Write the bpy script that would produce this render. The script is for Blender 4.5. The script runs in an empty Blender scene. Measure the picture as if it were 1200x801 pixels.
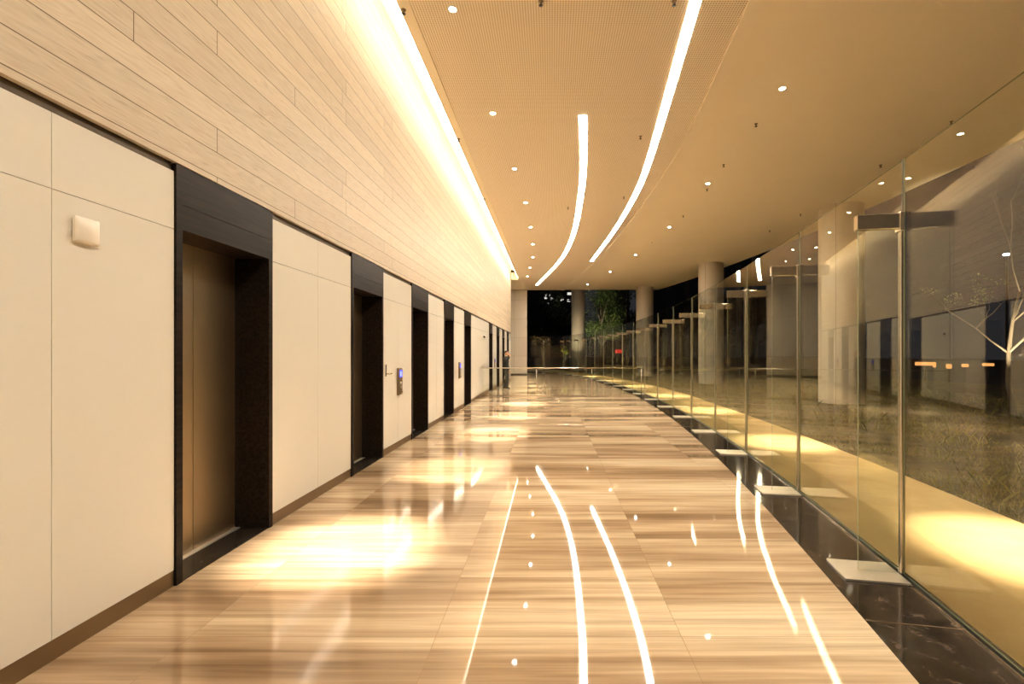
import bpy, bmesh, math, random
from mathutils import Vector, Matrix, Quaternion
random.seed(7)
SC = bpy.context.scene
COL = SC.collection
PI = math.pi
R = math.radians

# ------------------------------------------------------------------ constants measured from the photograph
F, VX, VY, EYE = 533.0, 645.6, 413.8, 1.55
CZ = 6.15                     # ceiling height
WL = -2.51                    # face of the white panels
CX, CY, GR = 3.60 - 75.0, 16.2, 75.0   # centre and radius of the curved glass wall

def arc(d, r=GR):
    """x of the arc of radius r at depth d"""
    return CX + math.sqrt(r * r - (d - CY) ** 2)

# ------------------------------------------------------------------ materials
def new_mat(name):
    m = bpy.data.materials.new(name); m.use_nodes = True
    nt = m.node_tree; nt.nodes.clear()
    out = nt.nodes.new('ShaderNodeOutputMaterial')
    return m, nt, out

def N(nt, kind, **kw):
    n = nt.nodes.new(kind)
    for k, v in kw.items():
        setattr(n, k, v)
    return n

def L(nt, a, b): nt.links.new(a, b)

def principled(name, col, rough=.5, metal=0., spec=.5, noise=0., nscale=8., bump=0., bscale=40., stretch=(1, 1, 1), coat=0.):
    m, nt, out = new_mat(name)
    p = N(nt, 'ShaderNodeBsdfPrincipled')
    p.inputs['Base Color'].default_value = (*col, 1)
    p.inputs['Roughness'].default_value = rough
    p.inputs['Metallic'].default_value = metal
    p.inputs['Specular IOR Level'].default_value = spec
    p.inputs['Coat Weight'].default_value = coat
    L(nt, p.outputs[0], out.inputs[0])
    if noise or bump:
        tc = N(nt, 'ShaderNodeTexCoord'); mp = N(nt, 'ShaderNodeMapping')
        mp.inputs['Scale'].default_value = stretch
        L(nt, tc.outputs['Object'], mp.inputs[0])
    if noise:
        nz = N(nt, 'ShaderNodeTexNoise'); nz.inputs['Scale'].default_value = nscale; nz.inputs['Detail'].default_value = 5
        L(nt, mp.outputs[0], nz.inputs['Vector'])
        mx = N(nt, 'ShaderNodeMix', data_type='RGBA')
        mx.inputs['A'].default_value = (*[c * (1 - noise) for c in col], 1)
        mx.inputs['B'].default_value = (*[min(1, c * (1 + noise)) for c in col], 1)
        L(nt, nz.outputs[0], mx.inputs['Factor']); L(nt, mx.outputs['Result'], p.inputs['Base Color'])
    if bump:
        nb = N(nt, 'ShaderNodeTexNoise'); nb.inputs['Scale'].default_value = bscale; nb.inputs['Detail'].default_value = 4
        L(nt, mp.outputs[0], nb.inputs['Vector'])
        bp = N(nt, 'ShaderNodeBump'); bp.inputs['Strength'].default_value = bump; bp.inputs['Distance'].default_value = .01
        L(nt, nb.outputs[0], bp.inputs['Height']); L(nt, bp.outputs[0], p.inputs['Normal'])
    return m

def emission(name, col, strength):
    m, nt, out = new_mat(name)
    e = N(nt, 'ShaderNodeEmission'); e.inputs[0].default_value = (*col, 1); e.inputs[1].default_value = strength
    L(nt, e.outputs[0], out.inputs[0])
    return m

def ramp(nt, stops):
    r = N(nt, 'ShaderNodeValToRGB')
    el = r.color_ramp.elements
    el[0].position, el[0].color = stops[0][0], (*stops[0][1], 1)
    el[1].position, el[1].color = stops[-1][0], (*stops[-1][1], 1)
    for p, c in stops[1:-1]:
        e = el.new(p); e.color = (*c, 1)
    return r

def glass_mat(name, tint, base):
    """clear sheet: transparent body with a mirror coat that grows towards grazing angles"""
    m, nt, out = new_mat(name)
    lw = N(nt, 'ShaderNodeLayerWeight'); lw.inputs[0].default_value = .5
    pw = N(nt, 'ShaderNodeMath', operation='POWER'); pw.inputs[1].default_value = 5
    L(nt, lw.outputs['Facing'], pw.inputs[0])
    ma = N(nt, 'ShaderNodeMath', operation='MULTIPLY_ADD'); ma.inputs[1].default_value = 1 - base; ma.inputs[2].default_value = base
    L(nt, pw.outputs[0], ma.inputs[0])
    t = N(nt, 'ShaderNodeBsdfTransparent'); t.inputs[0].default_value = (*tint, 1)
    g = N(nt, 'ShaderNodeBsdfAnisotropic'); g.inputs['Roughness'].default_value = 0.0; g.inputs['Color'].default_value = (1, .93, .74, 1)
    mx = N(nt, 'ShaderNodeMixShader')
    L(nt, ma.outputs[0], mx.inputs[0]); L(nt, t.outputs[0], mx.inputs[1]); L(nt, g.outputs[0], mx.inputs[2])
    L(nt, mx.outputs[0], out.inputs[0])
    return m

def mat_marble():
    m, nt, out = new_mat('vein_cut_marble')
    p = N(nt, 'ShaderNodeBsdfPrincipled'); L(nt, p.outputs[0], out.inputs[0])
    tc = N(nt, 'ShaderNodeTexCoord')
    off = N(nt, 'ShaderNodeMapping'); off.inputs['Location'].default_value = (.63, 0.15, 0)
    L(nt, tc.outputs['Object'], off.inputs[0])
    br = N(nt, 'ShaderNodeTexBrick'); br.offset = 0.0; br.offset_frequency = 2
    br.inputs['Color1'].default_value = (0, 0, 0, 1); br.inputs['Color2'].default_value = (1, 1, 1, 1); br.inputs['Mortar'].default_value = (.5, .5, .5, 1)
    br.inputs['Scale'].default_value = 1; br.inputs['Mortar Size'].default_value = .0016; br.inputs['Mortar Smooth'].default_value = 0
    br.inputs['Bias'].default_value = 0; br.inputs['Brick Width'].default_value = 1.345; br.inputs['Row Height'].default_value = .66
    L(nt, off.outputs[0], br.inputs['Vector'])
    # veins run across the hall; every slab has its own offset
    sep = N(nt, 'ShaderNodeSeparateColor'); L(nt, br.outputs['Color'], sep.inputs[0])
    sc = N(nt, 'ShaderNodeMath', operation='MULTIPLY'); sc.inputs[1].default_value = .55; L(nt, sep.outputs[0], sc.inputs[0])
    def vein(sx, sy, detail, rough):
        mp = N(nt, 'ShaderNodeMapping'); mp.inputs['Scale'].default_value = (sx, sy, 1)
        L(nt, tc.outputs['Object'], mp.inputs[0])
        nz = N(nt, 'ShaderNodeTexNoise', noise_dimensions='4D'); nz.inputs['Scale'].default_value = 1
        nz.inputs['Detail'].default_value = detail; nz.inputs['Roughness'].default_value = rough; nz.inputs['Distortion'].default_value = .25
        L(nt, mp.outputs[0], nz.inputs['Vector']); L(nt, sc.outputs[0], nz.inputs['W'])
        return nz.outputs[0]
    a = vein(.16, 1.7, 4, .6)
    b = vein(.55, 26, 5, .62)
    r1 = ramp(nt, [(.36, (.25, .165, .095)), (.45, (.41, .29, .18)), (.53, (.575, .445, .295)), (.64, (.71, .59, .42))])
    L(nt, a, r1.inputs[0])
    r2 = ramp(nt, [(.30, (.62, .58, .54)), (.5, (.96, .95, .94)), (.66, (1.22, 1.24, 1.26))])
    L(nt, b, r2.inputs[0])
    mu = N(nt, 'ShaderNodeMix', data_type='RGBA', blend_type='MULTIPLY'); mu.inputs['Factor'].default_value = .9
    L(nt, r1.outputs[0], mu.inputs['A']); L(nt, r2.outputs[0], mu.inputs['B'])
    jt = N(nt, 'ShaderNodeMix', data_type='RGBA'); jt.inputs['B'].default_value = (.26, .18, .11, 1)
    fm = N(nt, 'ShaderNodeMath', operation='MULTIPLY'); fm.inputs[1].default_value = .7
    L(nt, br.outputs['Fac'], fm.inputs[0]); L(nt, fm.outputs[0], jt.inputs['Factor'])
    L(nt, mu.outputs['Result'], jt.inputs['A']); L(nt, jt.outputs['Result'], p.inputs['Base Color'])
    p.inputs['Roughness'].default_value = .035
    p.inputs['Specular IOR Level'].default_value = .52
    return m

def mat_planks():
    m, nt, out = new_mat('pale_oak_planks')
    p = N(nt, 'ShaderNodeBsdfPrincipled'); L(nt, p.outputs[0], out.inputs[0])
    tc = N(nt, 'ShaderNodeTexCoord')
    sx = N(nt, 'ShaderNodeSeparateXYZ'); L(nt, tc.outputs['Object'], sx.inputs[0])
    cb = N(nt, 'ShaderNodeCombineXYZ'); L(nt, sx.outputs['Y'], cb.inputs['X'])
    ad = N(nt, 'ShaderNodeMath', operation='ADD'); ad.inputs[1].default_value = -2.865; L(nt, sx.outputs['Z'], ad.inputs[0])
    L(nt, ad.outputs[0], cb.inputs['Y'])
    br = N(nt, 'ShaderNodeTexBrick'); br.offset = .37; br.offset_frequency = 2; br.squash = .8; br.squash_frequency = 3
    br.inputs['Color1'].default_value = (0, 0, 0, 1); br.inputs['Color2'].default_value = (1, 1, 1, 1); br.inputs['Mortar'].default_value = (.5, .5, .5, 1)
    br.inputs['Scale'].default_value = 1; br.inputs['Mortar Size'].default_value = .0032; br.inputs['Mortar Smooth'].default_value = .1
    br.inputs['Brick Width'].default_value = 3.4; br.inputs['Row Height'].default_value = .1825
    L(nt, cb.outputs[0], br.inputs['Vector'])
    sep = N(nt, 'ShaderNodeSeparateColor'); L(nt, br.outputs['Color'], sep.inputs[0])
    w = N(nt, 'ShaderNodeMath', operation='MULTIPLY'); w.inputs[1].default_value = 31.0; L(nt, sep.outputs[0], w.inputs[0])
    # long cathedral figure
    mp = N(nt, 'ShaderNodeMapping'); mp.inputs['Scale'].default_value = (1.1, 9, 1); L(nt, cb.outputs[0], mp.inputs[0])
    n1 = N(nt, 'ShaderNodeTexNoise', noise_dimensions='4D'); n1.inputs['Scale'].default_value = 1; n1.inputs['Detail'].default_value = 2; n1.inputs['Distortion'].default_value = .6
    L(nt, mp.outputs[0], n1.inputs['Vector']); L(nt, w.outputs[0], n1.inputs['W'])
    rings = N(nt, 'ShaderNodeMath', operation='MULTIPLY'); rings.inputs[1].default_value = 70; L(nt, n1.outputs[0], rings.inputs[0])
    sn = N(nt, 'ShaderNodeMath', operation='SINE'); L(nt, rings.outputs[0], sn.inputs[0])
    # fine pores
    mp2 = N(nt, 'ShaderNodeMapping'); mp2.inputs['Scale'].default_value = (7, 120, 1); L(nt, cb.outputs[0], mp2.inputs[0])
    n2 = N(nt, 'ShaderNodeTexNoise', noise_dimensions='4D'); n2.inputs['Scale'].default_value = 1; n2.inputs['Detail'].default_value = 4
    L(nt, mp2.outputs[0], n2.inputs['Vector']); L(nt, w.outputs[0], n2.inputs['W'])
    mr = N(nt, 'ShaderNodeMapRange'); mr.inputs['From Min'].default_value = -1; mr.inputs['To Min'].default_value = .38; mr.inputs['To Max'].default_value = .62
    L(nt, sn.outputs[0], mr.inputs['Value'])
    av = N(nt, 'ShaderNodeMix', data_type='FLOAT'); av.inputs['Factor'].default_value = .55
    L(nt, mr.outputs[0], av.inputs['A']); L(nt, n2.outputs[0], av.inputs['B'])
    r = ramp(nt, [(.30, (.42, .315, .21)), (.42, (.61, .505, .37)), (.62, (.69, .59, .445))])
    L(nt, av.outputs['Result'], r.inputs[0])
    tone = N(nt, 'ShaderNodeMapRange'); tone.inputs['To Min'].default_value = .90; tone.inputs['To Max'].default_value = 1.05; L(nt, sep.outputs[0], tone.inputs['Value'])
    mu = N(nt, 'ShaderNodeVectorMath', operation='SCALE'); L(nt, r.outputs[0], mu.inputs[0]); L(nt, tone.outputs[0], mu.inputs['Scale'])
    jt = N(nt, 'ShaderNodeMix', data_type='RGBA'); jt.inputs['B'].default_value = (.12, .08, .045, 1)
    fm = N(nt, 'ShaderNodeMath', operation='MULTIPLY'); fm.inputs[1].default_value = .95; L(nt, br.outputs['Fac'], fm.inputs[0])
    L(nt, fm.outputs[0], jt.inputs['Factor']); L(nt, mu.outputs[0], jt.inputs['A']); L(nt, jt.outputs['Result'], p.inputs['Base Color'])
    p.inputs['Roughness'].default_value = .5
    p.inputs['Specular IOR Level'].default_value = .35
    bp = N(nt, 'ShaderNodeBump'); bp.inputs['Strength'].default_value = .25; bp.inputs['Distance'].default_value = .003
    L(nt, av.outputs['Result'], bp.inputs['Height']); L(nt, bp.outputs[0], p.inputs['Normal'])
    return m

def mat_perforated():
    m, nt, out = new_mat('perforated_ceiling_sheet')
    p = N(nt, 'ShaderNodeBsdfPrincipled'); L(nt, p.outputs[0], out.inputs[0])
    tc = N(nt, 'ShaderNodeTexCoord'); sx = N(nt, 'ShaderNodeSeparateXYZ'); L(nt, tc.outputs['Object'], sx.inputs[0])
    sq = []
    for ax in 'XY':
        a = N(nt, 'ShaderNodeMath', operation='MULTIPLY'); a.inputs[1].default_value = 1 / .036; L(nt, sx.outputs[ax], a.inputs[0])
        f = N(nt, 'ShaderNodeMath', operation='FRACT'); L(nt, a.outputs[0], f.inputs[0])
        s = N(nt, 'ShaderNodeMath', operation='SUBTRACT'); s.inputs[1].default_value = .5; L(nt, f.outputs[0], s.inputs[0])
        q = N(nt, 'ShaderNodeMath', operation='MULTIPLY'); L(nt, s.outputs[0], q.inputs[0]); L(nt, s.outputs[0], q.inputs[1])
        sq.append(q)
    ad = N(nt, 'ShaderNodeMath', operation='ADD'); L(nt, sq[0].outputs[0], ad.inputs[0]); L(nt, sq[1].outputs[0], ad.inputs[1])
    lt = N(nt, 'ShaderNodeMath', operation='LESS_THAN'); lt.inputs[1].default_value = .27 ** 2; L(nt, ad.outputs[0], lt.inputs[0])
    mx = N(nt, 'ShaderNodeMix', data_type='RGBA'); mx.inputs['A'].default_value = (.93, .83, .68, 1); mx.inputs['B'].default_value = (.50, .37, .24, 1)
    L(nt, lt.outputs[0], mx.inputs['Factor']); L(nt, mx.outputs['Result'], p.inputs['Base Color'])
    p.inputs['Roughness'].default_value = .6; p.inputs['Specular IOR Level'].default_value = .25
    return m

def mat_tiles(name, col, line, w, h, mortar, axes='XZ', rough=.25):
    m, nt, out = new_mat(name)
    p = N(nt, 'ShaderNodeBsdfPrincipled'); L(nt, p.outputs[0], out.inputs[0])
    tc = N(nt, 'ShaderNodeTexCoord'); sx = N(nt, 'ShaderNodeSeparateXYZ'); L(nt, tc.outputs['Object'], sx.inputs[0])
    cb = N(nt, 'ShaderNodeCombineXYZ'); L(nt, sx.outputs[axes[0]], cb.inputs['X']); L(nt, sx.outputs[axes[1]], cb.inputs['Y'])
    br = N(nt, 'ShaderNodeTexBrick'); br.offset = 0
    br.inputs['Color1'].default_value = (*col, 1); br.inputs['Color2'].default_value = (*[c * .93 for c in col], 1); br.inputs['Mortar'].default_value = (*line, 1)
    br.inputs['Scale'].default_value = 1; br.inputs['Mortar Size'].default_value = mortar; br.inputs['Brick Width'].default_value = w; br.inputs['Row Height'].default_value = h
    L(nt, cb.outputs[0], br.inputs['Vector']); L(nt, br.outputs['Color'], p.inputs['Base Color'])
    p.inputs['Roughness'].default_value = rough
    return m

def mat_granite():
    m, nt, out = new_mat('black_granite')
    p = N(nt, 'ShaderNodeBsdfPrincipled'); L(nt, p.outputs[0], out.inputs[0])
    tc = N(nt, 'ShaderNodeTexCoord')
    n = N(nt, 'ShaderNodeTexNoise'); n.inputs['Scale'].default_value = 9; n.inputs['Detail'].default_value = 10; n.inputs['Roughness'].default_value = .72; n.inputs['Distortion'].default_value = .8
    L(nt, tc.outputs['Object'], n.inputs['Vector'])
    r = ramp(nt, [(.42, (.018, .014, .011)), (.58, (.045, .034, .026)), (.70, (.13, .10, .075))]); L(nt, n.outputs[0], r.inputs[0])
    L(nt, r.outputs[0], p.inputs['Base Color']); p.inputs['Roughness'].default_value = .07
    return m

def mat_darkwood():
    m, nt, out = new_mat('dark_stained_timber')
    p = N(nt, 'ShaderNodeBsdfPrincipled'); L(nt, p.outputs[0], out.inputs[0])
    tc = N(nt, 'ShaderNodeTexCoord'); mp = N(nt, 'ShaderNodeMapping'); mp.inputs['Scale'].default_value = (40, 2.2, 40); L(nt, tc.outputs['Object'], mp.inputs[0])
    n = N(nt, 'ShaderNodeTexNoise'); n.inputs['Scale'].default_value = 1; n.inputs['Detail'].default_value = 5; L(nt, mp.outputs[0], n.inputs['Vector'])
    r = ramp(nt, [(.35, (.009, .006, .0045)), (.65, (.024, .016, .011))]); L(nt, n.outputs[0], r.inputs[0])
    L(nt, r.outputs[0], p.inputs['Base Color']); p.inputs['Roughness'].default_value = .42; p.inputs['Specular IOR Level'].default_value = .12
    return m

def mat_ground(name, stops, scale, rough=.9, bump=.4):
    m, nt, out = new_mat(name)
    p = N(nt, 'ShaderNodeBsdfPrincipled'); L(nt, p.outputs[0], out.inputs[0])
    tc = N(nt, 'ShaderNodeTexCoord')
    n = N(nt, 'ShaderNodeTexNoise'); n.inputs['Scale'].default_value = scale; n.inputs['Detail'].default_value = 8; n.inputs['Roughness'].default_value = .65
    L(nt, tc.outputs['Object'], n.inputs['Vector'])
    r = ramp(nt, stops); L(nt, n.outputs[0], r.inputs[0]); L(nt, r.outputs[0], p.inputs['Base Color'])
    p.inputs['Roughness'].default_value = rough
    n2 = N(nt, 'ShaderNodeTexNoise'); n2.inputs['Scale'].default_value = scale * 14; L(nt, tc.outputs['Object'], n2.inputs['Vector'])
    b = N(nt, 'ShaderNodeBump'); b.inputs['Strength'].default_value = bump; b.inputs['Distance'].default_value = .02
    L(nt, n2.outputs[0], b.inputs['Height']); L(nt, b.outputs[0], p.inputs['Normal'])
    return m

def mat_varied(name, c1, c2, rough=.7):
    """leaves: every island gets its own tone between two greens"""
    m, nt, out = new_mat(name)
    p = N(nt, 'ShaderNodeBsdfPrincipled'); L(nt, p.outputs[0], out.inputs[0])
    g = N(nt, 'ShaderNodeNewGeometry'); mx = N(nt, 'ShaderNodeMix', data_type='RGBA')
    mx.inputs['A'].default_value = (*c1, 1); mx.inputs['B'].default_value = (*c2, 1)
    L(nt, g.outputs['Random Per Island'], mx.inputs['Factor']); L(nt, mx.outputs['Result'], p.inputs['Base Color'])
    p.inputs['Roughness'].default_value = rough
    return m

M = {}
M['marble'] = mat_marble()
M['oak'] = mat_planks()
M['perf'] = mat_perforated()
M['granite'] = mat_granite()
M['darkwood'] = mat_darkwood()
M['plaster'] = principled('warm_plaster', (.90, .80, .635), .75, spec=.2, noise=.03, nscale=.8)
M['band'] = principled('ceiling_band_paint', (.90, .80, .64), .55, spec=.3, noise=.02, nscale=2)
M['panel'] = principled('cream_lacquered_glass', (.76, .73, .655), .10, spec=.14, noise=.012, nscale=1.2)
M['gap'] = principled('dark_joint', (.10, .08, .05), .8)
M['bronze'] = principled('brown_metal', (.27, .19, .11), .38, metal=.75, noise=.08, nscale=3)
M['recess'] = principled('bronze_recess', (.085, .06, .033), .5, metal=.2, noise=.05)
M['steel'] = principled('satin_steel', (.66, .61, .53), .22, metal=1, noise=.05, nscale=30, stretch=(1, 1, 8))
M['mirror_steel'] = principled('polished_steel', (.72, .68, .60), .06, metal=1, noise=.03, nscale=5)
M['door'] = principled('bronze_steel_door', (.60, .47, .31), .38, metal=1, noise=.05, nscale=60, stretch=(1, 6, .15))
M['sill'] = principled('bright_sill', (.80, .74, .64), .4, metal=.6, noise=.03)
M['plate'] = principled('brushed_plate', (.60, .55, .47), .42, metal=.75, noise=.06, nscale=40, stretch=(1, 8, 1))
M['dark_metal'] = principled('dark_metal', (.05, .045, .04), .4, metal=.6, noise=.1)
M['glass'] = glass_mat('clear_glass', (.965, .985, .965), .046)
M['glass_edge'] = principled('green_glass_edge', (.36, .40, .27), .15, noise=.1)
M['white_plastic'] = principled('white_plastic', (.82, .76, .66), .35, noise=.01)
M['black_plastic'] = principled('black_plastic', (.015, .014, .013), .3, noise=.1)
M['whitewall'] = mat_tiles('white_stone_tiles', (.70, .63, .52), (.42, .36, .28), 1.32, 1.35, .008)
M['column'] = principled('grey_beige_column_cladding', (.50, .44, .35), .42, noise=.04, nscale=1.5)
M['column_joint'] = principled('column_joint', (.18, .15, .11), .8)
M['path'] = mat_ground('tan_stone_path', [(.3, (.48, .33, .135)), (.5, (.57, .40, .17)), (.7, (.64, .46, .21))], 1.3, .75, .15)
M['soil'] = mat_ground('lawn_soil', [(.3, (.024, .028, .007)), (.5, (.06, .048, .015)), (.72, (.14, .088, .035))], 1.6)
M['asphalt'] = mat_ground('dark_asphalt', [(.3, (.025, .024, .023)), (.7, (.05, .048, .045))], 2)
M['grass'] = mat_varied('grass_blades', (.03, .045, .006), (.22, .18, .045))
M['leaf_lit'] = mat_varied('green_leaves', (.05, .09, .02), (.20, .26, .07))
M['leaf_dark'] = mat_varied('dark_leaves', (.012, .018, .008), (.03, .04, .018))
M['leaf_yellow'] = mat_varied('yellow_green_leaves', (.25, .33, .03), (.45, .50, .08))
M['bark'] = principled('bark', (.085, .065, .045), .9, noise=.3, nscale=14, bump=.5)
M['building'] = principled('dark_facade', (.055, .05, .055), .8, noise=.15, nscale=.4)
M['window_dark'] = principled('unlit_window', (.01, .01, .012), .1, noise=.05)
WARM = (1.0, .85, .65)
M['strip'] = emission('linear_light_glow', (1.0, .87, .69), 20)
M['lens'] = emission('downlight_glow', (1.0, .93, .82), 40)
M['cove'] = emission('cove_led_glow', (1.0, .86, .66), 8)
M['screen'] = emission('blue_screen', (.10, .10, 1.0), .55)
M['screen_mark'] = emission('pale_blue_digits', (.5, .6, 1.0), .5)
M['lit_window'] = emission('lit_window', (1.0, .95, .85), .2)
M['red_sign'] = emission('red_sign_glow', (1.0, .03, .02), .3)
M['orange'] = emission('orange_glow', (1.0, .42, .12), .3)
M['white_lamp'] = emission('cool_lamp_glow', (.75, .9, 1.0), 14)
M['button'] = principled('steel_buttons', (.55, .5, .42), .3, metal=1)
M['suit'] = principled('black_suit_cloth', (.012, .013, .012), .85, noise=.2, nscale=20)
M['trousers'] = principled('charcoal_trousers', (.035, .034, .033), .85, noise=.2, nscale=20)
M['skin'] = principled('skin', (.50, .27, .16), .5, noise=.05)
M['hair'] = principled('dark_hair', (.03, .018, .012), .6, noise=.2, nscale=60)
M['shirt'] = principled('white_shirt', (.75, .72, .66), .8, noise=.02)
M['shoe'] = principled('black_leather', (.01, .01, .01), .25, noise=.1)

# ------------------------------------------------------------------ mesh helpers
class MB:
    def __init__(s): s.bm = bmesh.new(); s.slots = []
    def slot(s, mat):
        if mat is None: return 0
        if mat not in s.slots: s.slots.append(mat)
        return s.slots.index(mat)
    def hexa(s, pts, mi=0):
        v = [s.bm.verts.new(p) for p in pts]
        for q in ((3, 2, 1, 0), (4, 5, 6, 7), (0, 1, 5, 4), (1, 2, 6, 5), (2, 3, 7, 6), (3, 0, 4, 7)):
            f = s.bm.faces.new([v[i] for i in q]); f.material_index = mi
        return v
    def box(s, x0, x1, y0, y1, z0, z1, mi=0):
        s.hexa([(x0, y0, z0), (x1, y0, z0), (x1, y1, z0), (x0, y1, z0), (x0, y0, z1), (x1, y0, z1), (x1, y1, z1), (x0, y1, z1)], mi)
        return s
    def obox(s, o, ax, ay, a0, a1, b0, b1, z0, z1, mi=0, edge_mi=None):
        """box in the frame of o with horizontal axes ax and ay"""
        def P(a, b, z): return (o[0] + ax[0] * a + ay[0] * b, o[1] + ax[1] * a + ay[1] * b, z)
        n0 = len(s.bm.faces)
        s.hexa([P(a0, b0, z0), P(a1, b0, z0), P(a1, b1, z0), P(a0, b1, z0), P(a0, b0, z1), P(a1, b0, z1), P(a1, b1, z1), P(a0, b1, z1)], mi)
        if edge_mi is not None:
            s.bm.faces.ensure_lookup_table()
            fs = sorted(s.bm.faces[n0:], key=lambda f: f.calc_area())
            for f in fs[:4]: f.material_index = edge_mi
        return s
    def tube(s, pts, radii, n=8, mi=0, caps=True):
        rings = []
        pts = [Vector(p) for p in pts]
        if not hasattr(radii, '__len__'): radii = [radii] * len(pts)
        for i, p in enumerate(pts):
            d = (pts[min(i + 1, len(pts) - 1)] - pts[max(i - 1, 0)]).normalized()
            if i == 0: a = d.orthogonal().normalized() if abs(d.z) < .95 else d.cross(Vector((0, 1, 0))).normalized()
            else: a = (a - d * a.dot(d)).normalized()
            b = d.cross(a)
            rings.append([s.bm.verts.new(p + (a * math.cos(2 * PI * k / n) + b * math.sin(2 * PI * k / n)) * radii[i]) for k in range(n)])
        for r0, r1 in zip(rings, rings[1:]):
            for k in range(n):
                f = s.bm.faces.new((r0[k], r0[(k + 1) % n], r1[(k + 1) % n], r1[k])); f.material_index = mi; f.smooth = True
        if caps:
            s.bm.faces.new(rings[0][::-1]).material_index = mi; s.bm.faces.new(rings[-1]).material_index = mi
        return s
    def lathe(s, prof, c, n=32, mi=0, smooth=True):
        """profile of (radius, z), closed at both ends when the radius is 0"""
        rings = []
        for r, z in prof:
            if r < 1e-6: rings.append([s.bm.verts.new((c[0], c[1], c[2] + z))])
            else: rings.append([s.bm.verts.new((c[0] + r * math.cos(2 * PI * k / n), c[1] + r * math.sin(2 * PI * k / n), c[2] + z)) for k in range(n)])
        for a, b in zip(rings, rings[1:]):
            for k in range(n):
                q = [a[k % len(a)], a[(k + 1) % len(a)], b[(k + 1) % len(b)], b[k % len(b)]]
                u = []
                for v in q:
                    if v not in u: u.append(v)
                if len(u) > 2:
                    f = s.bm.faces.new(u); f.material_index = mi; f.smooth = smooth
        return s
    def ribbon(s, left, right, z0, z1, mi=0):
        """closed slab between two polylines of (x, y)"""
        n = len(left)
        V = [[s.bm.verts.new((*p, z)) for p in side] for side in (left, right) for z in (z0, z1)]
        l0, l1, r0, r1 = V
        for i in range(n - 1):
            for q in ((l1[i], r1[i], r1[i + 1], l1[i + 1]), (l0[i + 1], r0[i + 1], r0[i], l0[i]), (l0[i], l1[i], l1[i + 1], l0[i + 1]), (r0[i + 1], r1[i + 1], r1[i], r0[i])):
                s.bm.faces.new(q).material_index = mi
        s.bm.faces.new((l0[0], r0[0], r1[0], l1[0])).material_index = mi
        s.bm.faces.new((l1[-1], r1[-1], r0[-1], l0[-1])).material_index = mi
        return s
    def bevel(s, w, seg=2):
        bmesh.ops.bevel(s.bm, geom=list(s.bm.edges), offset=w, segments=seg, affect='EDGES', profile=.5)
        return s
    def build(s, name, mats=None, parent=None, loc=None):
        me = bpy.data.meshes.new(name)
        bmesh.ops.recalc_face_normals(s.bm, faces=s.bm.faces)
        s.bm.to_mesh(me); s.bm.free()
        if mats is None: mats = []
        elif not isinstance(mats, (list, tuple)): mats = [mats]
        for m in mats: me.materials.append(m)
        o = bpy.data.objects.new(name, me); COL.objects.link(o)
        if parent: o.parent = parent
        if loc: o.location = loc
        return o

def tag(o, label, cat=None, group=None, kind=None):
    o['label'] = label
    if cat: o['category'] = cat
    if group: o['group'] = group
    if kind: o['kind'] = kind
    return o

def thing(name, label, cat, loc=(0, 0, 0), rz=0, group=None):
    o = bpy.data.objects.new(name, None); COL.objects.link(o); o.empty_display_size = .1
    o.location = loc; o.rotation_euler = (0, 0, rz)
    return tag(o, label, cat, group)

def struct(name, o, label):
    o.name = name
    return tag(o, label, kind='structure')

def copy_thing(src, loc, label, rz=0):
    r = src.copy(); COL.objects.link(r); r.location = loc; r.rotation_euler = (0, 0, rz); r['label'] = label
    for ch in src.children:
        c = ch.copy(); COL.objects.link(c); c.parent = r
        for g in ch.children:
            d = g.copy(); COL.objects.link(d); d.parent = c
    return r

ORD = 'first second third fourth fifth sixth seventh eighth ninth tenth eleventh twelfth thirteenth fourteenth fifteenth sixteenth seventeenth eighteenth nineteenth'.split()

def frange(a, b, n): return [a + (b - a) * i / (n - 1) for i in range(n)]

def interp(pts, d):
    """smooth curve through measured (depth, x) points, straight beyond the ends"""
    if d <= pts[0][0]:
        s = (pts[1][1] - pts[0][1]) / (pts[1][0] - pts[0][0]); return pts[0][1] + s * (d - pts[0][0])
    if d >= pts[-1][0]:
        s = (pts[-1][1] - pts[-2][1]) / (pts[-1][0] - pts[-2][0]); return pts[-1][1] + s * (d - pts[-1][0])
    n = len(pts)
    def slope(i):
        a, b = pts[max(i - 1, 0)], pts[min(i + 1, n - 1)]
        return (b[1] - a[1]) / (b[0] - a[0])
    for i in range(n - 1):
        if d <= pts[i + 1][0]:
            h = pts[i + 1][0] - pts[i][0]; t = (d - pts[i][0]) / h
            m0, m1 = slope(i) * h, slope(i + 1) * h
            return (2*t**3 - 3*t*t + 1) * pts[i][1] + (t**3 - 2*t*t + t) * m0 + (-2*t**3 + 3*t*t) * pts[i+1][1] + (t**3 - t*t) * m1

# ------------------------------------------------------------------ floor, ceiling, walls
BACK, WEND, FAR = -7.0, 28.4, 32.85
LEFT = -9.0
fr = GR - .53
ds = sorted(set(frange(BACK, 35.2, 60) + [WEND, WEND + .001, FAR, FAR + .001]))
def floor_left(d): return WL - .02 if d <= WEND else (LEFT if d <= FAR else -1.75)
struct('floor', MB().ribbon([(floor_left(d), d) for d in ds], [(arc(d, fr), d) for d in ds], -.12, 0).build('floor', M['marble']), 'polished beige vein-cut marble floor of the hall')
gd = frange(BACK, 35.2, 60)
gb = MB().ribbon([(arc(d, fr), d) for d in gd], [(arc(d, GR + .03), d) for d in gd], -.12, 0)
gb.box(-1.75, arc(35.2, GR + .03), 35.2, 35.75, -.12, 0)
o = gb.build('trim_1', M['granite']); struct('trim_1', o, 'black granite border strip along the foot of the glass wall')
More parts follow.
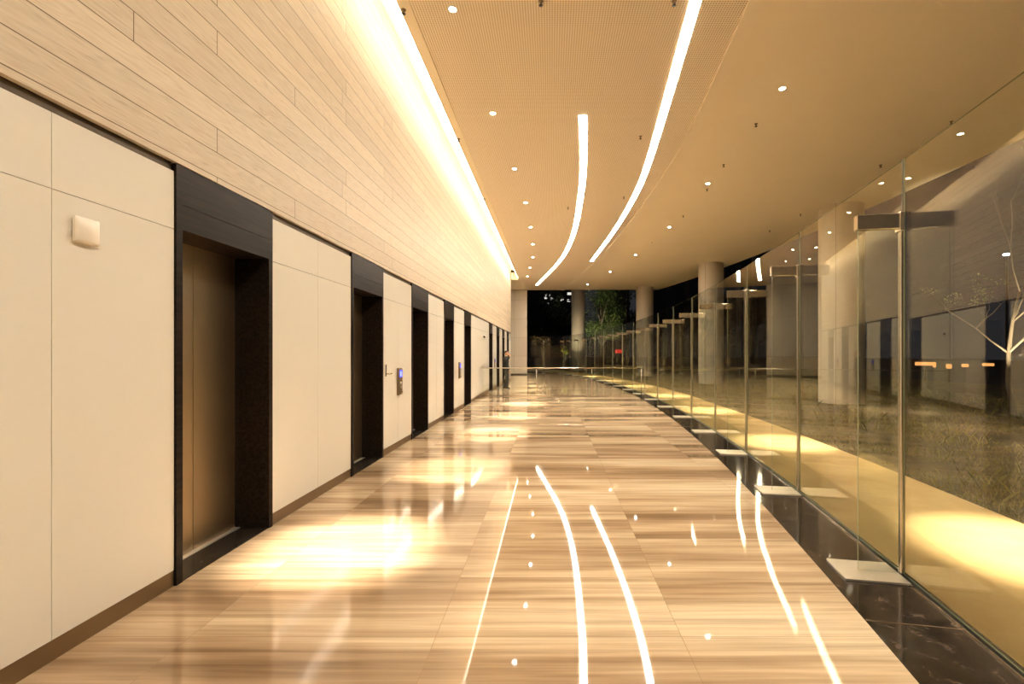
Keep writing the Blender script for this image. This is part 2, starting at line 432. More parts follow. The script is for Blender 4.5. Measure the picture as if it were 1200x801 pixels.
# slab joints of the granite border
jb = MB()
for d in frange(2.55, 33, 14):
    ph = math.asin((d - CY) / GR); n_ = (math.cos(ph), math.sin(ph)); t_ = (-n_[1], n_[0])
    jb.obox((CX + n_[0] * GR, CY + n_[1] * GR), n_, t_, -.525, -.03, -.003, .003, -.002, .0008)
struct('trim_2', jb.build('trim_2', M['bronze']), 'thin pale joints across the black granite border')

cd = frange(BACK, 33.2, 50)
def outer(d): return 10.2 - ((d - 12) ** 2) / 190.0
BAND = [(5.92, 2.80), (7.6, 2.95), (10.2, 3.12), (15, 3.02), (20.3, 2.70), (26.9, 1.93), (33, 1.0)]
def band(d): return interp(BAND, d)
SE, ME = -2.025, -1.86        # edge of the light slot, edge of the perforated sheet
ceil = MB().ribbon([(band(d), d) for d in cd], [(outer(d), d) for d in cd], CZ + .035, CZ + .45)
ceil.box(SE, ME, BACK, WEND, CZ, CZ + .45)
ceil.box(LEFT, ME, WEND, 33.2, CZ, CZ + .45)
ceil.box(WL - .3, SE, BACK, WEND, 6.72, 6.85)          # top of the light slot
ceil = struct('ceiling', ceil.build('ceiling', M['plaster']), 'high beige plaster ceiling sweeping out beyond the glass wall')
o = MB().ribbon([(ME + .004, d) for d in cd], [(band(d) - .22, d) for d in cd], CZ + .006, CZ + .45).build('perforated_panel', M['perf'], ceil)
o['label'] = 'finely perforated ceiling sheet'
o = MB().ribbon([(band(d) - .216, d) for d in cd], [(band(d), d) for d in cd], CZ - .012, CZ + .45).build('edge_band', M['band'], ceil)
o['label'] = 'smooth curved ceiling band'
struct('wall_upper_left', MB().box(WL - .13, WL + .015, BACK, WEND, 2.824, 6.8).build('wall_upper_left', M['oak']), 'wall of pale oak planks above the elevator doors')

# measured elevator openings: near edge and far edge along the wall
ELEV = [(3.030, 4.087), (5.708, 6.79), (8.185, 9.28), (10.66, 11.73), (13.15, 14.25), (18.44, 19.5), (21.0, 22.07), (23.45, 24.5), (25.95, 27.0)]
segs, prev = [], BACK
for a, b in ELEV:
    segs.append((prev, a)); prev = b
segs.append((prev, WEND))
w, bb, rec = MB(), MB(), MB()
for i, (a, b) in enumerate(segs):
    w.box(WL - .13, WL - .03, a, b, 0, 2.80, 1)
    if i == 0: cuts = [-7, -5.2, -3.7, -2.2, -.7, .76, 2.286, b]
    elif b - a > 3: cuts = [a, a + (b - a) / 3, a + 2 * (b - a) / 3, b]
    else: cuts = [a, (a + b) / 2, b]
    for p, q in zip(cuts, cuts[1:]):
        w.box(WL - .03, WL, p + .002, q - .002, .108, 2.376, 0)
        w.box(WL - .03, WL, p + .002, q - .002, 2.380, 2.762, 0)
    bb.box(WL - .03, WL - .004, a, b, 0, .105)
    rec.box(WL - .03, WL - .02, a, b, 2.762, 2.824)
struct('wall_left', w.build('wall_left', [M['panel'], M['gap']]), 'wall of glossy cream panels between the elevator doors')
struct('baseboard_left', bb.build('baseboard_left', M['bronze']), 'brown metal baseboard under the cream panels')
struct('trim_3', rec.build('trim_3', M['recess']), 'dark bronze recess under the oak wall')
# end of the elevator block, far wall, left end, wall behind
struct('wall_end', MB().box(LEFT, WL - .13, WEND - .15, WEND, 0, 6.8).build('wall_end', M['whitewall']), 'white wall turning the corner at the end of the elevator hall')
struct('wall_far', MB().box(LEFT, -1.73, FAR, FAR + .3, 0, 6.3).build('wall_far', M['whitewall']), 'white stone-tiled wall at the far end')
struct('baseboard_far', MB().box(LEFT, -1.725, FAR - .012, FAR, 0, .09).build('baseboard_far', M['dark_metal']), 'thin dark baseboard under the far white wall')
struct('wall_side', MB().box(LEFT - .2, LEFT, WEND, FAR, 0, 6.4).build('wall_side', M['whitewall']), 'white wall closing the side lobby')
struct('wall_back', MB().box(WL - .2, arc(BACK, GR) , BACK - .2, BACK, 0, 6.8).build('wall_back', M['whitewall']), 'white wall at the near end of the hall')

# ------------------------------------------------------------------ elevator entrances
DX = -2.80
def elevator(a, b, label):
    wdt = b - a
    root = thing('elevator_entrance', label, 'elevator', (WL, a, 0), 0, 'elevator entrances along the cream wall')
    g = .004
    for y0, y1 in ((g, .056), (wdt - .056, wdt - g)):
        MB().box(DX - WL - .04, .012, y0, y1, 0, 2.815).build('jamb', M['darkwood'], root)
    h = MB().box(DX - WL - .04, .012, .056, wdt - .056, 2.387, 2.553).box(DX - WL - .04, .012, .056, wdt - .056, 2.558, 2.815)
    h.box(DX - WL - .04, .006, .056, wdt - .056, 2.553, 2.558).build('header', M['darkwood'], root)
    mid = wdt / 2
    for y0, y1 in ((.056, mid - .0025), (mid + .0025, wdt - .056)):
        MB().box(DX - WL - .03, DX - WL, y0, y1, .012, 2.387).build('door_leaf', M['door'], root)
    MB().box(DX - WL - .05, DX - WL - .031, .056, wdt - .056, 0, 2.387).build('door_seal', M['black_plastic'], root)
    MB().box(DX - WL - .03, DX - WL + .045, .056, wdt - .056, .0, .012).build('sill', M['sill'], root)
    MB().box(DX - WL + .045, .004, .056, wdt - .056, -.02, .006).build('threshold', M['granite'], root)
    return root
EL = ['first elevator entrance, beside the square white wall plate, bronze doors in dark timber frame',
      'second elevator entrance, dark timber frame just before the first call panel',
      'third elevator entrance, dark timber frame just past the first call panel',
      'fourth elevator entrance, dark timber frame just before the second call panel',
      'fifth elevator entrance, dark timber frame between second call panel and security camera',
      'sixth elevator entrance, dark timber frame just past the security camera',
      'seventh elevator entrance, dark timber frame just past the third call panel',
      'eighth elevator entrance, dark timber frame next to the standing man',
      'ninth elevator entrance, last dark timber frame before the corner']
for (a, b), lb in zip(ELEV, EL): elevator(a, b, lb)

# call panels
def call_panel(y, label):
    root = thing('call_panel', label, 'call panel', (WL, y, 1.09), 0, 'elevator call panels')
    MB().box(0, .035, -.095, .095, -.22, .22).bevel(.006).build('housing', M['bronze'], root)
    sc = MB().box(.035, .038, -.06, .06, .065, .185).build('screen', M['screen'], root)
    MB().box(.038, .0385, -.018, .018, .085, .165).build('display_glow', M['screen_mark'], sc)
    for z in (-.03, -.10):
        bt = MB().lathe([(0, 0), (.022, 0), (.022, .008), (0, .010)], (0, 0, 0), 16).build('button', M['button'], root)
        bt.rotation_euler = (0, PI / 2, 0); bt.location = (.035, 0, z)
    MB().box(.035, .05, -.05, .05, -.185, -.165).build('card_slot', M['steel'], root)
for y, lb in ((7.5, 'call panel with blue screen between second and third elevators'), (12.44, 'call panel with blue screen between fourth and fifth elevators'),
              (20.25, 'call panel between the sixth and seventh elevators'), (25.2, 'call panel between the eighth and ninth elevators, behind the man')):
    call_panel(y, lb)

# square plate, lever handle, camera
pl = thing('wall_plate', 'square white plate mounted high on cream panel before first elevator', 'wall plate', (WL, 2.443, 2.205))
b = MB()
n = 8
grid = [[b.bm.verts.new((.022 + .012 * (1 - (2*i/n-1)**2) * (1 - (2*j/n-1)**2), (i / n - .5) * .128, (j / n - .5) * .135)) for j in range(n + 1)] for i in range(n + 1)]
for i in range(n):
    for j in range(n):
        f = b.bm.faces.new((grid[i][j], grid[i+1][j], grid[i+1][j+1], grid[i][j+1])); f.smooth = True
rim = [grid[i][0] for i in range(n + 1)] + [grid[n][j] for j in range(1, n + 1)] + [grid[i][n] for i in range(n - 1, -1, -1)] + [grid[0][j] for j in range(n - 1, 0, -1)]
back = [b.bm.verts.new((.008, v.co.y, v.co.z)) for v in rim]
for k in range(len(rim)):
    b.bm.faces.new((rim[k], rim[(k + 1) % len(rim)], back[(k + 1) % len(rim)], back[k]))
b.bm.faces.new(back)
b.build('cover', M['white_plastic'], pl)
MB().box(0, .012, -.052, .052, -.056, .056).build('mounting_box', M['white_plastic'], pl)

hd = thing('lever_handle', 'small steel lever handle on cream panel beside second elevator', 'handle', (WL, 6.90, 1.26))
MB().box(0, .01, -.02, .02, -.06, .12).build('backplate', M['steel'], hd)
MB().tube([(.005, 0, -.02), (.06, 0, -.02), (.065, .02, -.02), (.065, .08, -.018)], .011, 10).build('lever', M['steel'], hd)

cam_ = thing('security_camera', 'small white security camera on wide cream panel past fifth elevator', 'security camera', (WL, 16.5, 2.17))
MB().box(0, .02, -.05, .05, -.05, .05).bevel(.006).build('wall_mount', M['white_plastic'], cam_)
MB().tube([(.01, 0, 0), (.07, 0, .01), (.10, 0, .0)], .014, 10).build('bracket', M['white_plastic'], cam_)
bd = MB().tube([(.09, .1, .0), (.12, -.16, -.03)], [.045, .045], 16).build('body', M['white_plastic'], cam_)
MB().tube([(.12, -.155, -.03), (.1215, -.172, -.032)], [.036, .034], 16).build('camera_lens', M['black_plastic'], bd)

# ------------------------------------------------------------------ glass wall
def depth_for(px):
    k = (px - VX) / F
    lo, hi = .5, 60
    for _ in range(60):
        mid = (lo + hi) / 2
        if arc(mid) / mid > k: lo = mid
        else: hi = mid
    return lo
PX = [1058, 936.5, 875, 838.5, 810.6, 788.7, 770.8, 755.6, 742, 729.4, 718, 707.3, 696.9, 687, 677.5, 668.2, 660.7]
PD = [depth_for(p) for p in PX]
print('post depths', [round(p, 2) for p in PD])
POST = [(arc(d), d) for d in PD]
GH = 2.905
def frame_at(p):
    v = Vector((p[0] - CX, p[1] - CY)).normalized()
    return (v.x, v.y), (-v.y, v.x)
def fin(p, nrm, tan, label):
    """glass fin standing inside the facade: fin, clamp, mullion, base plate (built about its own base)"""
    rz = math.atan2(nrm[1], nrm[0])
    root = thing('glass_fin_support', label, 'glass fin', (p[0], p[1], 0), rz, 'glass fin supports along the curved glass wall')
    X, Y = (1, 0), (0, 1)
    MB().obox((0, 0), X, Y, -.285, -.022, -.006, .006, .016, 2.455, 0, 1).build('fin', [M['glass'], M['glass_edge']], root)
    MB().box(-.022, -.006, -.018, .018, .012, 2.42).bevel(.004, 1).build('mullion', M['steel'], root)
    c = MB().box(-.30, -.006, -.026, .026, 2.42, 2.525).bevel(.003, 1).build('clamp', M['mirror_steel'], root)
    MB().box(-.034, -.0055, -.034, .034, 2.40, 2.535).bevel(.003, 1).build('clamp_collar', M['steel'], c)
    MB().box(-.43, -.03, -.155, .155, 0, .016).bevel(.002, 1).build('base_plate', M['plate'], root)
    MB().box(-.003, .005, -.003, .003, 2.53, GH).build('joint_seal', M['dark_metal'], root)
    return root
proto = None
for i, p in enumerate(POST):
    nrm, tan = frame_at(p)
    lb = 'glass fin with steel clamp and base plate, %s from the near end' % ORD[i]
    if i == len(POST) - 1: lb = 'last glass fin with steel clamp, at the far corner of the glass wall'
    if proto is None: proto = fin(p, nrm, tan, lb)
    else: copy_thing(proto, (p[0], p[1], 0), lb, math.atan2(nrm[1], nrm[0]))
def pane(p, q, label, gap=.004):
    v = Vector((q[0] - p[0], q[1] - p[1])); ln = v.length; v.normalize()
    nn = (v.y, -v.x)
    mid = ((p[0] + q[0]) / 2, (p[1] + q[1]) / 2)
    b = MB().obox((0, 0), (v.x, v.y), nn, -ln / 2 + gap, ln / 2 - gap, 0, .012, .012, GH, 0, 1)
    o = b.build('glass_screen', [M['glass'], M['glass_edge']], None, (mid[0], mid[1], 0))
    tag(o, label, 'glass panel', 'clear panels of the glass wall')
pitch = PD[1] - PD[0]
first = []
d = PD[0]
while d > BACK + .3:
    d2 = max(d - pitch * 1.0, BACK)
    first.append(((arc(d2), d2), (arc(d), d))); d = d2
pane(*first[0], 'clear glass panel in front of the first glass fin, widest in view')
for k, (p, q) in enumerate(first[1:]):
    pane(p, q, 'clear glass panel %d panels before the first glass fin' % (k + 1))
for i in range(len(POST) - 1):
    pane(POST[i], POST[i + 1], 'clear glass panel between the %s and %s glass fins' % (ORD[i], ORD[i + 1]))
# transverse glass at the far end
EY = POST[-1][1] + .2
ex = [arc(EY) - .006, -.57, -1.73]
pane(POST[-1], (arc(EY), EY), 'narrow glass strip past the last glass fin')
for j in range(2):
    pane((ex[j], EY), (ex[j + 1], EY), ['far end glass panel next to the last curved-wall fin', 'far end glass panel next to the white tiled wall'][j])
copy_thing(proto, (-.57, EY, 0), 'glass fin standing at the middle of the far end glass', PI / 2)
# floor channel of the glass
chd = frange(BACK, EY, 80)
ch = MB()
for r0, r1, zt in ((GR - .036, GR - .026, .010), (GR + .020, GR + .030, .010)):
    ch.ribbon([(arc(d, r0), d) for d in chd], [(arc(d, r1), d) for d in chd], -.03, zt, 0)
ch.ribbon([(arc(d, GR - .026), d) for d in chd], [(arc(d, GR + .020), d) for d in chd], -.03, .003, 1)
struct('trim_4', ch.build('trim_4', [M['steel'], M['dark_metal']]), 'steel floor channel holding the curved glass wall')

# ------------------------------------------------------------------ glass balustrade across the hall
BY = 16.5
bl = thing('glass_balustrade', 'waist-high clear glass balustrade with thin steel handrail crossing the hall', 'balustrade', (0, BY, 0))
xs = [-2.50, -.523, 1.49, arc(BY) - .32]
for a, b in zip(xs, xs[1:]):
    MB().obox((0, 0), (1, 0), (0, 1), a + .01, b - .01, -.005, .005, .03, 1.005, 0, 1).build('glass_pane', [M['glass'], M['glass_edge']], bl)
    MB().box(a + .01, b - .01, -.012, .012, 0, .03).build('shoe', M['steel'], bl)
for a in xs[1:]:
    MB().tube([(a, 0, 0), (a, 0, 1.005)], .011, 10).build('post', M['steel'], bl)
MB().tube([(xs[0], 0, 1.018), (xs[-1], 0, 1.018)], .017, 12).build('handrail', M['steel'], bl)

# ------------------------------------------------------------------ ceiling lights
ROWA = [(-1.75, -2.15), (.85, -1.85), (3.62, -1.66), (6.09, -1.316), (8.73, -1.115), (11.35, -.91), (13.9, -.777), (16.6, -.735), (19.2, -.763), (21.8, -.867), (24.5, -1.13), (27.2, -1.41), (30.65, -2.01)]
ROWB = [(-.85, 3.3), (3.55, 3.85), (7.96, 4.05), (12.42, 4.285), (16.7, 4.35), (21.4, 3.99), (25.8, 3.36), (30.65, 2.47)]
def spot(parent, power, size, blend=1.0, col=WARM):
    l = bpy.data.lights.new('downlight_beam', 'SPOT'); l.energy = power; l.spot_size = R(size); l.spot_blend = blend
    l.color = col; l.shadow_soft_size = .05
    o = bpy.data.objects.new('downlight_beam', l); COL.objects.link(o); o.parent = parent; o.location = (0, 0, -.03)
def downlight(d, x, z, label, group, power, size):
    r = thing('downlight', label, 'ceiling light', (x, d, z), 0, group)
    MB().lathe([(.046, .004), (.046, -.006), (.064, -.006), (.066, .004)], (0, 0, 0), 24).build('trim_ring', M['white_plastic'], r)
    MB().lathe([(0, .001), (.046, .001), (.046, -.003), (0, -.003)], (0, 0, 0), 24).build('lens', M['lens'], r)
    spot(r, power, size)
k = 0
for i, (d, x) in enumerate(ROWA):
    if i < 3: lb = 'round downlight %s in the row nearest the oak wall, overhead before the visible ones' % ORD[i]
    else: lb = 'round downlight, %s visible in the long row beside the oak wall' % ORD[i - 3]
    downlight(d, x, CZ + .004, lb, 'downlights in the perforated ceiling', 1700, 17)
for i, (d, x) in enumerate(ROWB):
    if i < 2: lb = 'round downlight over the tan path, %s overhead before the visible ones' % ORD[i]
    else: lb = 'round downlight, %s visible in the row outside the curved ceiling band' % ORD[i - 2]
    downlight(d, x, CZ + .033, lb, 'downlights in the plain ceiling by the glass', 2000, 19)

STRIP1 = [(5.92, 1.887), (10.8, 2.34), (13.04, 2.45), (16.9, 2.38), (22.7, 2.03)]
STRIP2 = [(8.82, .62), (10.37, .745), (12.67, .86), (17.6, .866), (22.3, .49), (30.6, -.94)]
def linear(pts, d0, d1, wdt, label):
    r = thing('linear_light', label, 'ceiling light', (interp(pts, d0), d0, CZ), 0, 'curved linear lights in the ceiling')
    ox, oy = r.location.x, r.location.y
    dd = frange(d0, d1, 48)
    MB().ribbon([(interp(pts, d) - wdt/2 - ox, d - oy) for d in dd], [(interp(pts, d) + wdt/2 - ox, d - oy) for d in dd], -.004, .002).build('diffuser', M['strip'], r)
    fr_ = MB()
    for s in (-1, 1):
        a, b = sorted((s * wdt/2, s * (wdt/2 + .008)))
        fr_.ribbon([(interp(pts, d) + a - ox, d - oy) for d in dd], [(interp(pts, d) + b - ox, d - oy) for d in dd], -.006, .003)
    fr_.build('frame', M['white_plastic'], r)
linear(STRIP1, -5, 22.7, .15, 'long curved linear ceiling light running out overhead, closer to the glass wall')
linear(STRIP2, 8.82, 30.6, .16, 'shorter curved linear ceiling light in the middle of the perforated ceiling')
o = MB().box(SE - .03, SE - .004, BACK + .1, WEND - .3, 6.20, 6.27).build('cove_light', M['cove'])
tag(o, 'hidden strip light glowing in the slot between ceiling and oak wall', 'ceiling light')

# sprinklers
def sprinkler(d, x, label):
    z = CZ + (.035 if x > band(d) else (.006 if x > ME else 0)) - (.018 if band(d) - .216 < x < band(d) else 0)
    r = thing('sprinkler_head', label, 'sprinkler', (x, d, z), 0, 'sprinkler heads in the ceiling')
    MB().lathe([(0, 0), (.034, 0), (.026, -.012), (.012, -.014), (.012, -.045), (0, -.045)], (0, 0, 0), 16).build('body', M['bronze'], r)
    MB().lathe([(0, -.052), (.026, -.052), (.028, -.056), (0, -.058)], (0, 0, 0), 12).build('deflector', M['dark_metal'], r)
    MB().tube([(.010, 0, -.04), (.012, 0, -.055)], .003, 6).tube([(-.010, 0, -.04), (-.012, 0, -.055)], .003, 6).build('arm', M['bronze'], r)
SPR = [(633.7, 2, 'on perforated ceiling straight above the hall, ahead of all others'), (790, 2, 'just inside the long curved light where it leaves overhead'), (750.5, 160, 'between the two curved lights'),
       (473, 11.5, 'on the plain ceiling edge beside the light slot, before the first downlight'), (537.5, 162.6, 'on the plain ceiling edge near the second downlight'), (567.6, 232.7, 'on the plain ceiling edge near the fourth downlight'), (731, 231, 'beside the long curved light, halfway along'), (665.6, 243, 'just inside the shorter curved light'),
       (721, 261, 'beside the long curved light near its far half'), (886, 147, 'on the outer plain ceiling just past the first outer downlight'), (848, 194.5, 'on the outer plain ceiling before the second outer downlight'),
       (800.6, 253.8, 'on the outer plain ceiling between second and third outer downlights'), (764, 284, 'on the outer plain ceiling past the third outer downlight'), (828.5, 223, 'right behind the second outer downlight'),
       (938, 252, 'near the outer edge of the plain ceiling above the nearest column'), (902, 271, 'near the outer edge of the plain ceiling before the middle column'), (1032, 195, 'above the first glass fin'), (1115, 144, 'above the widest glass panel')]
for px, py, lb in SPR:
    d = F * (CZ - EYE) / (VY - py)
    sprinkler(d, (px - VX) / F * d, 'sprinkler head ' + lb)

# ------------------------------------------------------------------ outside: path, lawn, columns
od = frange(BACK - 4, 60, 70)
def pin(d): return CX + math.sqrt((GR + .03) ** 2 - (d - CY) ** 2)
def pout(d): return 5.05 - (d - 15.5) ** 2 / 175.0 if d < 15.5 else pin(d) + 1.52
struct('path', MB().ribbon([(pin(d), d) for d in od], [(pout(d), d) for d in od], -.15, -.006).build('path', M['path']), 'tan stone path curving along the outside of the glass wall')
struct('ground', MB().ribbon([(pout(d), d) for d in od], [(22, d) for d in od], -.15, -.02).build('ground', M['soil']), 'patchy bare soil of the lawn outside')
struct('street', MB().box(-80, 120, -60, 220, -.4, -.16).build('street', M['asphalt']), 'dark street beyond the lawn')
g = MB()
cnt = 0
rnd = random.Random(3)
from mathutils import noise as mn
while cnt < 75000:
    d = 2.5 + 24 * rnd.random() ** 1.5
    x = pout(d) + 11 * rnd.random() ** 1.4 + .01
    if any((x - cx_) ** 2 + (d - cd_) ** 2 < .8 ** 2 for cx_, cd_ in ((9.25, 14.5), (8.3, 23.6))) or (10.9 < x < 12.6 and 10.6 < d < 12.4): continue
    dens = mn.noise(Vector((x * .9, d * .9, 0))) + .5 * mn.noise(Vector((x * 3, d * 3, 2)))
    if dens < -.28 + .3 * rnd.random(): continue
    far = min(1.0, (x - pout(d)) / 1.0)
    h = (.02 + .075 * rnd.random() ** 2) * (.6 + .5 * far)
    if mn.noise(Vector((x * .5, d * .5, 7))) > .18 and rnd.random() < .25: h *= 2.6
    a = rnd.random() * 2 * PI; lean = h * rnd.uniform(.1, .9); wd = .0018 + .002 * rnd.random()
    c, s_ = math.cos(a), math.sin(a); bdir = rnd.random() * 2 * PI
    lx, ly = math.cos(bdir) * lean, math.sin(bdir) * lean
    v = [g.bm.verts.new(q) for q in ((x - c*wd, d - s_*wd, -.02), (x + c*wd, d + s_*wd, -.02), (x + c*wd*.7 + lx*.4, d + s_*wd*.7 + ly*.4, -.02 + h*.6), (x + lx, d + ly, -.02 + h))]
    g.bm.faces.new((v[0], v[1], v[2])); g.bm.faces.new((v[0], v[2], v[3]))
    cnt += 1
o = g.build('lawn_grass', M['grass']); tag(o, 'sparse dry green grass growing beyond the tan path', 'grass', kind='stuff')

def column(x, d, rad, h, label):
    r = thing('column', label, 'column', (x, d, -.1), 0, 'round columns outside the glass wall')
    prof, z = [(0, 0)], 0
    while z < h - .01:
        z1 = min(z + 2.2, h)
        prof += [(rad, z + .004), (rad, z1 - .004), (rad - .006, z1 - .004), (rad - .006, z1 + .004)]
        z = z1
    prof = prof[:-2] + [(0, h)]
    MB().lathe(prof, (0, 0, 0), 48, smooth=False).build('shaft', M['column'], r)
    for sg in (0, 1, 2, 3):
        a = PI * 1.25 + sg * PI / 2
        MB().obox((math.cos(a) * (rad - .004), math.sin(a) * (rad - .004)), (math.cos(a), math.sin(a)), (-math.sin(a), math.cos(a)), 0, .006, -.005, .005, .02, h - .02).build('seam', M['column_joint'], r)
column(9.25, 14.5, .63, 6.29, 'round clad column outside behind the first and second glass fins')
column(8.3, 23.6, .62, 6.29, 'round clad column outside behind the third and fourth glass fins')
column(6.6, 32.0, .60, 6.29, 'round clad column outside under the far corner of the ceiling')
column(2.5, 42.0, .62, 14.0, 'round clad column standing in the dark beyond the far end glass')

def plain_spot(name, loc, target, power, size, col):
    l = bpy.data.lights.new(name, 'SPOT'); l.energy = power; l.spot_size = R(size); l.spot_blend = .9; l.color = col; l.shadow_soft_size = .08
    o = bpy.data.objects.new(name, l); COL.objects.link(o); o.location = loc
    o.rotation_euler = (Vector(target) - Vector(loc)).to_track_quat('-Z', 'Y').to_euler()
    return o
def uplight(x, d, tx, td, tz, power, label, size=60, col=(1, .8, .52)):
    r = thing('uplight', label, 'uplight', (x, d, -.03), 0, 'small ground uplights')
    MB().lathe([(0, 0), (.06, 0), (.07, .09), (.055, .09), (.05, .06), (0, .06)], (0, 0, 0), 16).build('housing', M['dark_metal'], r)
    plain_spot('uplight_beam', (x, d, .08), (tx, td, tz), power, size, col)
uplight(2.1, 39.0, 2.5, 42, 3.9, 240, 'small uplight at the foot of the far dark column', 42)

# ------------------------------------------------------------------ trees
def leaves(mb, c, rx, ry, rz, n, size, seed, hollow=.35):
    rr = random.Random(seed)
    for _ in range(n):
        while True:
            v = Vector((rr.uniform(-1, 1), rr.uniform(-1, 1), rr.uniform(-1, 1)))
            if hollow < v.length < 1: break
        q = Vector((c[0] + v.x * rx, c[1] + v.y * ry, c[2] + v.z * rz))
        a = Vector((rr.gauss(0, 1), rr.gauss(0, 1), rr.gauss(0, 1))).normalized(); b_ = a.orthogonal().normalized()
        s = size * rr.uniform(.6, 1.3)
        vs = [mb.bm.verts.new(q + e) for e in (-a * s, b_ * s * .45, a * s, -b_ * s * .45)]
        mb.bm.faces.new(vs)
def tree(x, d, h, cr, label, mat, n, size, clumps, seed, group='trees outside beyond the lobby', zc=None):
    r = thing('tree', label, 'tree', (x, d, -.16), 0, group)
    rr = random.Random(seed)
    t = MB(); f = MB()
    top = h * .8
    t.tube([(0, 0, 0), (rr.uniform(-.1, .1), .05, top * .35), (rr.uniform(-.2, .2), .1, top * .7), (0, 0, top)], [h * .022, h * .018, h * .012, h * .004], 8)
    cz = zc if zc else h - cr
    for k in range(clumps):
        a = rr.random() * 2 * PI; q = rr.random() ** .5 * cr * .7; zz = cz + rr.uniform(-.7, .75) * cr
        p = (math.cos(a) * q, math.sin(a) * q, zz); s = cr * rr.uniform(.3, .5)
        t.tube([(0, 0, min(zz * .6, top * .8)), (p[0] * .5, p[1] * .5, zz * .85), p], [h * .009, h * .006, h * .003], 5)
        leaves(f, p, s, s, s * .8, n // clumps, size, seed * 31 + k, .2)
    t.build('trunk', M['bark'], r); f.build('foliage', mat, r)
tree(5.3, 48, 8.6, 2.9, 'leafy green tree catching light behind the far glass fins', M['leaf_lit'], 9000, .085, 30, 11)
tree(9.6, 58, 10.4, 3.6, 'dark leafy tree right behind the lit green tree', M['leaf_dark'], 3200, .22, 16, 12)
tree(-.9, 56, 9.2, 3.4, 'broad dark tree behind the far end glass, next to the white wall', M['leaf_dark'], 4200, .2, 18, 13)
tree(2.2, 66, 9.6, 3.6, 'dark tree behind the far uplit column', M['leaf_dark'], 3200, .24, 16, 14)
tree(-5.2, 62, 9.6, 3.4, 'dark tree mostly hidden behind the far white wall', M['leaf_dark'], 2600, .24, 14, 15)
tree(1.3, 41, 2.5, .45, 'small sapling with yellow-green leaves beyond the far corner of the glass', M['leaf_yellow'], 220, .09, 6, 16)
uplight(4.6, 43.6, 5.3, 48, 6.2, 900, 'small uplight in front of the lit green tree', 80, (1, .9, .6))
uplight(1.3, 40.2, 1.3, 41, 2.1, 60, 'small uplight in front of the yellow-green sapling', 60, (1, .95, .6))

# bare branching tree at the right, in front of the lawn's end
def branch_tree(x, d, label):
    r = thing('tree', label, 'tree', (x, d, -.03), 0, 'trees outside beyond the lobby')
    t, f = MB(), MB()
    rr = random.Random(21)
    tips = []
    def grow(p, dirv, ln, rad, lv):
        pts, rads = [p], [rad]
        q = p.copy(); dv = dirv.copy()
        for k in range(4):
            dv = (dv + Vector((rr.uniform(-.25, .25), rr.uniform(-.25, .25), rr.uniform(-.08, .18)))).normalized()
            q = q + dv * ln / 4; pts.append(q.copy()); rads.append(rad * (1 - .16 * (k + 1)))
        t.tube(pts, rads, 6 if lv < 2 else 4)
        if lv >= 3: tips.append(q); return
        for c in range(3 if lv else 5):
            k = rr.choice((2, 3, 4)); ax = Vector((rr.gauss(0, 1), rr.gauss(0, 1), rr.uniform(-.1, .9))).normalized()
            nd = (dv * .55 + ax * .8).normalized()
            grow(pts[k], nd, ln * rr.uniform(.55, .75), rads[k] * .6, lv + 1)
    grow(Vector((0, 0, 0)), Vector((.05, -.05, 1)), 3.2, .07, 0)
    for tp in tips:
        if tp.z < 4.2 or rr.random() < .25:
            leaves(f, tp, .22, .22, .16, 26 if tp.z < 4.2 else 7, .035, int(rr.random() * 1e6), 0)
    t.build('trunk', M['bark'], r); f.build('foliage', M['leaf_lit'], r)
branch_tree(12.0, 11.8, 'young tree with thin bare branches behind the widest glass panel')
uplight(11.3, 11.0, 12.2, 11.95, 4.6, 900, 'added uplight brightening the thin branched tree', 50)  # added lamp that makes the branches show, no known fixture here

# ------------------------------------------------------------------ city
def at(px, py, d): return ((px - VX) / F * d, EYE + (VY - py) / F * d)
tw = thing('tower_block', 'dark tower block with a few lit windows far behind the end glass', 'building', (0, 160, -.16))
MB().box(-14, 12, 0, 18, 0, 34).build('wall', M['building'], tw)
for px, py, w_, h_ in ((640, 346, .5, 1.0), (639.5, 349, .9, .7), (644.5, 346, .4, .8), (646.5, 350, 1.2, .8), (642.3, 355.5, 1.0, .7), (654, 352, 1.0, .4), (657, 351.6, 1.0, .45), (659.5, 351.2, .7, .7), (667.2, 344, 1.4, .9), (667, 352, 1.3, .9), (644, 358.5, .6, 1.0), (669, 360, .5, 1.3)):
    x, z = at(px, py, 160); z += .16
    fmw = MB().box(x - w_/2 - .25, x + w_/2 + .25, -.05, 0, z - h_/2 - .25, z + h_/2 + .25).build('window', M['window_dark'], tw)
    MB().box(x - w_/2, x + w_/2, -.08, -.05, z - h_/2, z + h_/2).build('pane', M['lit_window'], fmw)
def block(x0, x1, d0, d1, h, label):
    b = thing('office_block', label, 'building', ((x0 + x1) / 2, d0, -.16), 0, 'dark office blocks behind the columns')
    hw = (x1 - x0) / 2
    MB().box(-hw, hw, 0, d1 - d0, 0, h).build('wall', M['building'], b)
    x = -hw + .6
    while x < hw - 1.5:
        MB().box(x, x + 1.7, -.06, 0, 1, h - 1).build('window', M['window_dark'], b); x += 2.6
block(15.5, 24.5, 70, 82, 26, 'dark office block seen above the glass between the middle columns')
block(26, 36, 76, 90, 20, 'dark office block furthest out behind the middle column')
block(9.5, 14.5, 84, 92, 18, 'narrow dark office block behind the far ceiling corner')
# red illuminated sign
sx_, sz_ = at(725, 411.5, 60)
sg = thing('lit_box', 'small red illuminated sign seen through the far glass fins', 'sign', (sx_, 60, -.16))
MB().box(-.45, .45, 0, .12, sz_ - .06, sz_ + .40).bevel(.02, 1).build('sign_box', M['red_sign'], sg)
MB().box(-.04, .04, .03, .09, 0, sz_ - .06).build('post', M['dark_metal'], sg)
